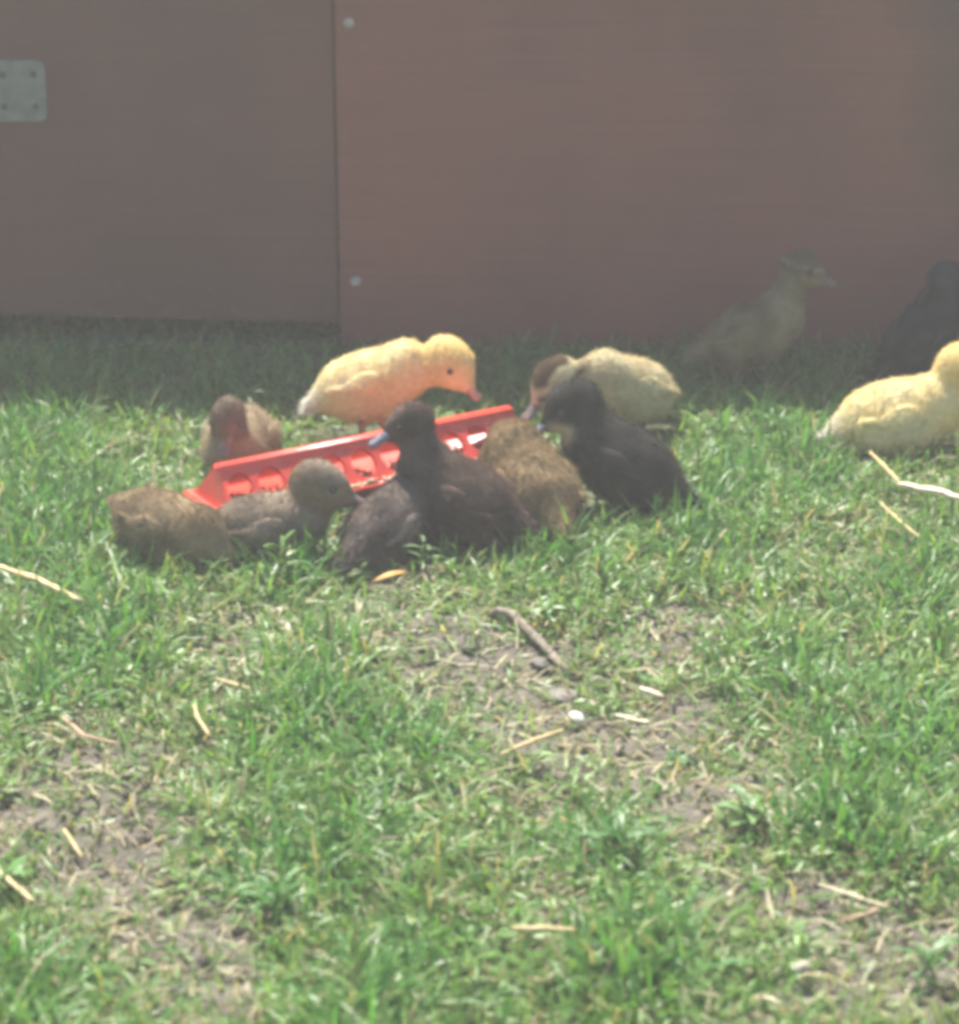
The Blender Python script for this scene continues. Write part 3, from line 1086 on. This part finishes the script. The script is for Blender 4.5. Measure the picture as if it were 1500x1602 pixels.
# ------------------------------------------------------------------ grass
def blades(n, xr, yr, seed, lmin, lmax, wmin, wmax, tuft=0.6, dens=cover_at, extra=None):
    r = np.random.default_rng(seed)
    k = int(n * 0.16)
    cx, cy = r.uniform(*xr, k), r.uniform(*yr, k)
    ca = r.uniform(0, 2 * np.pi, k)
    ct = r.random(k)
    pick = r.integers(0, k, n)
    intuft = r.random(n) < tuft
    x = np.where(intuft, cx[pick] + r.normal(0, 0.011, n), r.uniform(*xr, n))
    y = np.where(intuft, cy[pick] + r.normal(0, 0.013, n), r.uniform(*yr, n))
    d = dens(x, y)
    keep = r.random(n) < d
    if extra is not None:
        keep &= extra(x, y)
    x, y, d = x[keep], y[keep], d[keep]
    tone = np.where(intuft, ct[pick], r.random(n))[keep]
    ang0 = np.where(intuft, ca[pick], r.uniform(0, 2 * np.pi, n))[keep]
    n = len(x)
    lush = blobs(x, y, LUSH)
    ang = ang0 + r.normal(0, 0.9, n)
    L = r.uniform(lmin, lmax, n) * (0.62 + 0.5 * np.clip(d, 0, 1.2)) * (0.9 + 0.35 * lush)
    lean = np.clip(r.normal(0.98, 0.42, n), 0.05, 1.52)
    bend = np.clip(r.normal(0.75, 0.45, n), -0.3, 1.9)
    W = r.uniform(wmin, wmax, n)
    z = height(x, y) - 0.002
    dirx, diry = np.cos(ang), np.sin(ang)
    p = np.stack([x, y, z], -1)
    sidev = np.stack([-diry, dirx, r.normal(0, 0.35, n)], -1)
    sidev /= np.linalg.norm(sidev, axis=1, keepdims=True)
    rows = [p]
    segs = 3
    for i in range(segs):
        a = np.clip(lean + bend * (i / segs), 0, 2.2)
        step = np.stack([dirx * np.sin(a), diry * np.sin(a), np.cos(a)], -1) * (L / segs)[:, None]
        nxt = rows[-1] + step
        floor = height(nxt[:, 0], nxt[:, 1]) + 0.003
        nxt[:, 2] = np.maximum(nxt[:, 2], floor + r.uniform(0, 0.004, n))
        rows.append(nxt)
    prof = [0.8, 1.0, 0.72]
    vv = []
    for i in range(3):
        o = sidev * (W * prof[i] / 2)[:, None]
        vv += [rows[i] - o, rows[i] + o]
    vv.append(rows[3])
    verts = np.stack(vv, 1).reshape(-1, 3)
    b = np.arange(n)[:, None] * 7
    quads = np.concatenate([b + np.array([[0, 1, 3, 2]]), b + np.array([[2, 3, 5, 4]])])
    tris = b + np.array([[4, 5, 6]])
    g1, g2, g3 = np.array((0.078, 0.225, 0.045)), np.array((0.165, 0.28, 0.06)), np.array((0.235, 0.305, 0.10))
    t = np.clip(tone * 0.75 + r.normal(0.1, 0.2, n) - 0.5 * lush, 0, 1)[:, None]
    c = np.where(t < 0.5, g1 + (g2 - g1) * t * 2, g2 + (g3 - g2) * (t - 0.5) * 2)
    dry = r.random(n) < np.clip(0.15 - 0.12 * lush + 0.22 * blobs(x, y, SOIL), 0.02, 0.5)
    c[dry] = np.array((0.34, 0.29, 0.15)) * r.uniform(0.7, 1.3, (dry.sum(), 1))
    c = c * r.uniform(0.8, 1.25, (n, 1))
    cc = np.repeat(c[:, None, :], 7, 1)
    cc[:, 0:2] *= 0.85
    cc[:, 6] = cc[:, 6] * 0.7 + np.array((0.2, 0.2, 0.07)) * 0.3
    return mesh_np('grass', verts, [quads, tris], cc.reshape(-1, 3))


duck_xy = np.array([d['at'] for d in DUCKS])
duck_dir = np.array([(math.cos(R(d['yaw'])), math.sin(R(d['yaw']))) for d in DUCKS])
fdir = np.array((math.cos(FA), math.sin(FA)))


def clear(x, y):
    """nothing grows up through the ducklings, the feeder or the boards"""
    ok = ~((y > 3.715) & (y < 3.765) & (x > -1.35))
    for (cx, cy), (dx, dy) in zip(duck_xy, duck_dir):
        a = (x - cx) * dx + (y - cy) * dy
        b = -(x - cx) * dy + (y - cy) * dx
        ok &= ((a / 0.085) ** 2 + (b / 0.045) ** 2) > 1
    a = (x - FC[0]) * fdir[0] + (y - FC[1]) * fdir[1]
    b = -(x - FC[0]) * fdir[1] + (y - FC[1]) * fdir[0]
    ok &= ~((np.abs(a) < FL + 0.004) & (np.abs(b) < FW + 0.004))
    return ok


def wedge(x, y):
    return clear(x, y) & (np.abs(x) < 0.24 * y + 0.22)


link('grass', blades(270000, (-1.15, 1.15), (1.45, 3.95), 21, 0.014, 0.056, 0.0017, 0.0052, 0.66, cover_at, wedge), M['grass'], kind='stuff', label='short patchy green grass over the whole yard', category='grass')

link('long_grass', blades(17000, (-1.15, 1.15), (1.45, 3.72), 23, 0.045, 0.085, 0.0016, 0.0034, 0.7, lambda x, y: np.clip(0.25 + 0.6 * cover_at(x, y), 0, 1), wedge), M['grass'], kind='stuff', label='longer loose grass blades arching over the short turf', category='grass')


def outer(x, y):
    return clear(x, y) & ~((np.abs(x) < 0.24 * y + 0.22) & (y > 1.45) & (y < 3.95))


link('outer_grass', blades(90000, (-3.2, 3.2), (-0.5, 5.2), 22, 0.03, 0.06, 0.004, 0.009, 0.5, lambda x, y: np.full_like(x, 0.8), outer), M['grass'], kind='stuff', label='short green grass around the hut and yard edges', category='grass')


# low broad leaves between the blades
def small_leaves(n, seed):
    r = np.random.default_rng(seed)
    k = n // 7
    cx, cy = r.uniform(-1.05, 1.05, k), r.uniform(1.45, 3.7, k)
    keep = (r.random(k) < np.clip(cover_at(cx, cy), 0.05, 1) * np.clip(0.5 + 0.8 * wave(cx, cy, 8, 9.3), 0.05, 1)) & wedge(cx, cy)
    cx, cy = cx[keep], cy[keep]
    pick = r.integers(0, len(cx), n)
    ang = r.uniform(0, 2 * np.pi, n)
    rad = np.abs(r.normal(0, 0.013, n)) + 0.002
    x, y = cx[pick] + np.cos(ang) * rad, cy[pick] + np.sin(ang) * rad
    ok = wedge(x, y)
    x, y, ang, rad = x[ok], y[ok], ang[ok], rad[ok]
    n = len(x)
    z = height(x, y) + r.uniform(0.004, 0.020, n)
    L, W = r.uniform(0.009, 0.022, n), r.uniform(0.003, 0.0065, n)
    tilt = r.normal(0.1, 0.45, n)
    d = np.stack([np.cos(ang) * np.cos(tilt), np.sin(ang) * np.cos(tilt), np.sin(tilt)], -1)
    s = np.stack([-np.sin(ang), np.cos(ang), r.normal(0, 0.3, n)], -1)
    p = np.stack([x, y, z], -1)
    up = np.cross(d, s)
    vv = [p, p + d * (L * 0.45)[:, None] - s * (W / 2)[:, None] + up * 0.0012, p + d * L[:, None], p + d * (L * 0.45)[:, None] + s * (W / 2)[:, None] + up * 0.0012, p + d * (L * 0.5)[:, None]]
    verts = np.stack(vv, 1).reshape(-1, 3)
    b = np.arange(n)[:, None] * 5
    tris = np.concatenate([b + np.array([[0, 1, 4]]), b + np.array([[1, 2, 4]]), b + np.array([[2, 3, 4]]), b + np.array([[3, 0, 4]])])
    c = np.array((0.11, 0.22, 0.055)) * r.uniform(0.65, 1.5, (n, 1)) + np.array((0.05, 0.02, 0.0)) * r.random((n, 1))
    return mesh_np('ground_cover', verts, [tris], np.repeat(c, 5, 0))


link('ground_cover', small_leaves(15000, 31), M['cover'], kind='stuff', label='low clover and weed leaves among the grass', category='weeds')


# dead fibres and clippings on the soil
def fibres(n, seed):
    r = np.random.default_rng(seed)
    x, y = r.uniform(-1.05, 1.05, n), r.uniform(1.45, 3.7, n)
    keep = (r.random(n) < 0.25 + 0.75 * blobs(x, y, SOIL)) & wedge(x, y)
    x, y = x[keep], y[keep]
    n = len(x)
    ang = r.uniform(0, 2 * np.pi, n)
    L, W = r.uniform(0.012, 0.045, n), r.uniform(0.0008, 0.0024, n)
    z0 = height(x, y) + r.uniform(0.004, 0.013, n)
    d = np.stack([np.cos(ang), np.sin(ang), r.normal(0, 0.13, n)], -1)
    s = np.stack([-np.sin(ang), np.cos(ang), r.normal(0, 0.3, n)], -1)
    p0 = np.stack([x, y, z0], -1)
    bow = r.normal(0, 0.25, n)
    p1 = p0 + d * (L * 0.5)[:, None] + s * (bow * L * 0.4)[:, None] + np.array((0, 0, 0.003))
    p2 = p0 + d * L[:, None]
    hw = s * (W / 2)[:, None]
    verts = np.stack([p0 - hw, p0 + hw, p1 + hw, p1 - hw, p2 + hw * 0.6, p2 - hw * 0.6], 1).reshape(-1, 3)
    b = np.arange(n)[:, None] * 6
    quads = np.concatenate([b + np.array([[0, 1, 2, 3]]), b + np.array([[3, 2, 4, 5]])])
    c = np.where(r.random((n, 1)) < 0.6, np.array([[0.33, 0.28, 0.16]]), np.array([[0.17, 0.13, 0.08]])) * r.uniform(0.6, 1.35, (n, 1))
    return mesh_np('dead_grass', verts, [quads], np.repeat(c, 6, 0))


link('dead_grass', fibres(15000, 41), M['dry'], kind='stuff', label='dead grass fibres littering the bare soil', category='dead grass')


# crumbs of soil
def crumbs(n, seed):
    r = np.random.default_rng(seed)
    x, y = r.uniform(-1.0, 1.0, n), r.uniform(1.45, 3.6, n)
    keep = (r.random(n) < 0.08 + 0.92 * blobs(x, y, SOIL) ** 1.2) & wedge(x, y)
    x, y = x[keep], y[keep]
    n = len(x)
    ico = np.array([(0, 0, 1), (0.9, 0, 0.3), (0.28, 0.85, 0.3), (-0.72, 0.53, 0.3), (-0.72, -0.53, 0.3), (0.28, -0.85, 0.3), (0, 0, -0.5)])
    tr = np.array([(0, 1, 2), (0, 2, 3), (0, 3, 4), (0, 4, 5), (0, 5, 1), (6, 2, 1), (6, 3, 2), (6, 4, 3), (6, 5, 4), (6, 1, 5)])
    sz = r.gamma(2.0, 0.0013, n).clip(0.001, 0.009)
    V = ico[None] * (1 + r.normal(0, 0.22, (n, 7, 3))) * sz[:, None, None]
    V = V + np.stack([x, y, height(x, y) + 0.003], -1)[:, None, :]
    b = np.arange(n)[:, None, None] * 7
    return mesh_np('soil_crumbs', V.reshape(-1, 3), [(b + tr[None]).reshape(-1, 3)], np.zeros((n * 7, 3)))


link('soil_crumbs', crumbs(16000, 51), M['soil'], kind='stuff', label='loose soil crumbs on the bare patches', category='soil')


# ------------------------------------------------------------------ countable litter
def straw(name, pts, r, m, label, cat, group=None, lift=0.014, flat=0.7, z_end=None):
    P = [Vector((px, py, hz(px, py) + lift)) for px, py in pts]
    fine = []
    for i in range(len(P) - 1):
        for k in range(5):
            t = k / 5
            p = P[i].lerp(P[i + 1], t)
            p.x += random.gauss(0, r * 0.08)
            p.z += random.gauss(0, r * 0.1)
            fine.append(p)
    fine.append(P[-1])
    o0 = fine[0].copy()
    radii = [r * (0.75 + 0.3 * math.sin(math.pi * i / (len(fine) - 1))) for i in range(len(fine))]
    for i in range(4, len(fine) - 2, 5):
        radii[i] *= 1.22                      # nodes of the stalk
    me = tube_mesh(name, [p - o0 for p in fine], radii, 8, flat, True, 0.06)
    o = link(name, me, m, label=label, category=cat)
    o.location = o0
    if group:
        o['group'] = group
    return o


G = 'straw stalks scattered on the grass'
straw('straw_stalk', [(-0.552, 2.786), (-0.49, 2.724), (-0.432, 2.661)], 0.0042, M['straw'], 'long yellow straw stalk lying at the left edge', 'straw', G, 0.026)
straw('straw_stalk', [(0.495, 3.172), (0.507, 3.11), (0.514, 3.048)], 0.0024, M['straw'], 'thin tan straw leading up from the thick pale stalk', 'straw', G, 0.030)
straw('straw_stalk', [(0.512, 3.044), (0.55, 3.01), (0.60, 2.966)], 0.0056, M['pale_straw'], 'thick bleached straw stalk running off the right edge', 'straw', G, 0.028)
straw('straw_stalk', [(0.483, 2.991), (0.495, 2.925), (0.511, 2.851)], 0.0018, M['straw'], 'hair thin straw slanting across bare soil at right', 'straw', G, 0.026)
straw('straw_stalk', [(0.020, 2.298), (0.055, 2.333), (0.082, 2.362)], 0.0026, M['straw'], 'short golden straw below the small white stone', 'straw', G, 0.016)
straw('straw_stalk', [(0.164, 2.473), (0.187, 2.454)], 0.0036, M['pale_straw'], 'stubby pale straw piece, the upper of two on bare soil', 'straw', G, 0.015)
straw('straw_stalk', [(0.134, 2.41), (0.15, 2.402), (0.170, 2.389)], 0.0030, M['pale_straw'], 'pale straw piece, the lower of two on bare soil', 'straw', G, 0.013)
straw('straw_stalk', [(0.027, 1.932), (0.055, 1.934), (0.08, 1.932)], 0.0026, M['straw'], 'golden straw lying level near the bottom edge', 'straw', G, 0.030)
straw('straw_stalk', [(-0.283, 2.392), (-0.276, 2.36), (-0.261, 2.325)], 0.0019, M['straw'], 'curved pale straw left of the bright green patch', 'straw', G, 0.026)
straw('straw_stalk', [(-0.268, 2.47), (-0.229, 2.435)], 0.0018, M['straw'], 'thin straw sliver above the curved pale straw', 'straw', G, 0.024)
straw('straw_stalk', [(-0.434, 2.062), (-0.40, 2.022), (-0.379, 1.995)], 0.0024, M['straw'], 'tan straw at the left edge beside a weed', 'straw', G, 0.026)
straw('straw_stalk', [(-0.377, 2.15), (-0.354, 2.106)], 0.0018, M['straw'], 'short buff straw on the bare soil at lower left', 'straw', G, 0.014)
straw('dry_twig', [(-0.411, 2.377), (-0.385, 2.335), (-0.346, 2.311)], 0.0022, M['brown_stem'], 'bent reddish brown dead stem on the left', 'twig', None, 0.020)
straw('dry_twig', [(0.293, 2.029), (0.325, 2.003), (0.348, 1.99)], 0.0018, M['pale_straw'], 'slender grey stem by the lower right bare soil', 'twig', None, 0.024)
straw('dry_twig', [(0.300, 1.966), (0.33, 1.985), (0.35, 2.001)], 0.0016, M['brown_stem'], 'thin brown stem crossing the lower right bare soil', 'twig', None, 0.022)
# the half buried stick
SP = [(0.010, 2.665, 0.008), (0.021, 2.657, 0.015), (0.036, 2.642, 0.016), (0.050, 2.613, 0.015), (0.064, 2.583, 0.013), (0.080, 2.547, 0.009), (0.096, 2.51, 0.003)]
o0 = Vector(SP[0])
sm = tube_mesh('stick', [Vector(p) - o0 + Vector((0, 0, hz(p[0], p[1]))) for p in SP], [0.003, 0.0048, 0.0056, 0.0056, 0.0052, 0.0046, 0.003], 10, 0.85, True, 0.1)
st = link('stick', sm, M['bark'], label='curved grey brown stick half buried in the bare soil', category='stick')
st.location = o0


def stone(x, y, sx, sy, sz, m, label, seed, lift=0.0):
    bm = bmesh.new()
    bmesh.ops.create_icosphere(bm, subdivisions=3, radius=1)
    for v in bm.verts:
        k = 1 + 0.28 * noise.noise(v.co * 1.3 + Vector((seed, 0, 0))) + 0.1 * noise.noise(v.co * 3.5 + Vector((0, seed, 0)))
        v.co = Vector((v.co.x * sx * k, v.co.y * sy * k, v.co.z * sz * k))
    o = link('stone', bm_mesh('stone', bm, True), m, label=label, category='stone')
    o.location = (x, y, hz(x, y) + sz * 0.5 + lift)
    o.rotation_euler = (0.1, 0.08, seed)


stone(0.097, 2.395, 0.0078, 0.0085, 0.0028, M['white_stone'], 'tiny white stone on the bare soil in the middle', 0.4, 0.014)
stone(0.062, 2.535, 0.0115, 0.0105, 0.005, M['grey_stone'], 'small flat grey stone touching the end of the stick', 1.9, 0.008)
stone(0.082, 2.470, 0.017, 0.022, 0.005, M['grey_stone'], 'wide flat grey stone between the stick and white stone', 3.3, 0.003)
stone(0.262, 1.884, 0.0065, 0.007, 0.004, M['pale_stone'], 'pale rounded stone in grass near the bottom edge', 5.1, 0.016)

# the orange leaf in front of the ducklings
bm = bmesh.new()
rows = []
for i in range(9):
    t = i / 8
    wd = 0.0036 * math.sin(math.pi * (0.06 + 0.9 * t)) ** 0.8
    zc = 0.004 * math.sin(math.pi * t)
    rows.append([bm.verts.new((t * 0.043, s * wd, zc + abs(s) * 0.0018)) for s in (-1, 0, 1)])
for i in range(8):
    for k in range(2):
        bm.faces.new((rows[i][k], rows[i + 1][k], rows[i + 1][k + 1], rows[i][k + 1]))
lo_ = link('dead_leaf', bm_mesh('dead_leaf', bm, True), M['orange_leaf'], label='narrow orange dead leaf in the grass before the ducklings', category='leaf')
md = lo_.modifiers.new('thickness', 'SOLIDIFY')
md.thickness = 0.0008
lo_.location = (-0.120, 2.735, hz(-0.12, 2.735) + 0.024)
lo_.rotation_euler = (0.5, -0.12, 0.45)


# ------------------------------------------------------------------ single weeds
def leaf_blade(L, W, droop, tone, fold=0.25):
    bm_v, q, rows_ = [], [], 6
    for i in range(rows_ + 1):
        t = i / rows_
        a = droop * t
        xx = L * (math.sin(a) / max(droop, 1e-3)) if droop > 0.02 else L * t
        zz = -L * ((1 - math.cos(a)) / max(droop, 1e-3)) if droop > 0.02 else 0
        wd = W * (math.sin(math.pi * min(0.98, 0.08 + 0.9 * t)) ** 0.7) / 2
        for s in (-1, 0, 1):
            bm_v.append((xx, s * wd, zz + abs(s) * wd * fold))
    for i in range(rows_):
        for k in range(2):
            a = i * 3 + k
            q.append((a, a + 3, a + 4, a + 1))
    c = np.array(tone)[None] * np.linspace(0.85, 1.1, rows_ + 1).repeat(3)[:, None]
    return mesh_np('leaf', np.array(bm_v), [np.array(q)], c, True)


def weed(x, y, n, L, W, rise, tone, label, stem_h=0.0, seed=0):
    rr = random.Random(seed)
    root = empty('weed_plant', (x, y, hz(x, y) + 0.002), rr.uniform(0, 6), label=label, category='weed', group='single weeds in the grass')
    L, W, n = L * 0.85, W * 0.62, n + 3
    meshes = [leaf_blade(L * k, W, dr, tuple(t * v for t in tone), 0.3) for k, dr, v in ((1.0, 0.9, 1.0), (0.8, 0.6, 1.2), (1.15, 1.3, 0.85))]
    if stem_h:
        sp = [Vector((0, 0, 0)), Vector((0.004, 0.002, stem_h * 0.5)), Vector((0.012, 0.0, stem_h))]
        me = tube_mesh('stem', sp, [0.0018, 0.0015, 0.001], 6)
        ca = me.color_attributes.new('Col', 'FLOAT_COLOR', 'POINT')
        for d in ca.data:
            d.color = (*[t * 1.1 for t in tone], 1)
        link('stem', me, M['cover'], root)
    for i in range(n):
        me = meshes[i % 3]
        o = link('leaf', me, M['cover'], root)
        zz = (0.15 + 0.85 * i / max(1, n - 1)) * stem_h
        o.location = (0.012 * zz / max(stem_h, 1e-3) if stem_h else 0, 0, zz + 0.004)
        o.rotation_euler = (rr.gauss(0, 0.2), -rise + rr.gauss(0, 0.15), i * 2.4 + rr.gauss(0, 0.25))


weed(0.191, 2.311, 6, 0.024, 0.013, 0.35, (0.085, 0.19, 0.07), 'small rosette of rounded leaves alone on bare soil', 0, 1)
weed(-0.322, 3.395, 7, 0.030, 0.010, 0.7, (0.075, 0.14, 0.045), 'leafy weed sprouting behind the feeder at left', 0.03, 2)
weed(-0.225, 2.770, 8, 0.034, 0.009, 0.95, (0.13, 0.23, 0.05), 'upright weed before the greyish brown duckling', 0.045, 3)
weed(-0.066, 2.800, 6, 0.030, 0.008, 0.6, (0.12, 0.22, 0.06), 'thin stemmed weed right of the orange leaf', 0.035, 4)
weed(0.080, 2.655, 7, 0.028, 0.010, 0.5, (0.10, 0.21, 0.05), 'leafy weed beside the upper end of the stick', 0.02, 5)
weed(0.125, 2.118, 9, 0.045, 0.012, 0.85, (0.07, 0.17, 0.04), 'broad green weed in the lower middle of the yard', 0.02, 6)
weed(-0.169, 2.001, 9, 0.046, 0.010, 0.9, (0.065, 0.18, 0.035), 'dark green weed beside the lower left bare soil', 0.02, 7)
weed(0.309, 2.454, 10, 0.042, 0.008, 1.0, (0.08, 0.2, 0.04), 'spiky green tuft right of the bare soil', 0.012, 8)
weed(-0.405, 2.046, 7, 0.044, 0.014, 0.8, (0.09, 0.22, 0.04), 'broad leaved weed at the lower left edge', 0.015, 9)
weed(0.375, 1.904, 7, 0.040, 0.010, 1.0, (0.09, 0.2, 0.05), 'upright weed on soil at the lower right edge', 0.02, 10)
weed(0.262, 3.0, 8, 0.038, 0.008, 0.9, (0.08, 0.2, 0.04), 'green weed right of the black duckling', 0.02, 11)
weed(0.395, 3.29, 9, 0.044, 0.008, 1.05, (0.08, 0.2, 0.04), 'bright tuft in front of the shaded buff duckling', 0.015, 12)
weed(0.245, 2.16, 6, 0.045, 0.016, 0.55, (0.15, 0.26, 0.09), 'pale broad leaved weed below the bare soil', 0.018, 13)

# ------------------------------------------------------------------ haze volume added for the washed-out veil of dirty glass
hm = bpy.data.materials.new('haze')
hm.use_nodes = True
hn = hm.node_tree
hn.nodes.remove(hn.nodes['Principled BSDF'])
pvn = hn.nodes.new('ShaderNodeVolumePrincipled')
pvn.inputs['Color'].default_value = (1.0, 0.96, 0.88, 1)
pvn.inputs['Density'].default_value = 0.021
pvn.inputs['Anisotropy'].default_value = 0.0
hn.links.new(pvn.outputs[0], hn.nodes['Material Output'].inputs['Volume'])
hme = box_mesh('haze', -48, 48, -48, 48, -1.05, 1.25)
link('haze', hme, hm, kind='stuff', label='thin pale haze added over the whole yard for the veil of dirty glass', category='haze')
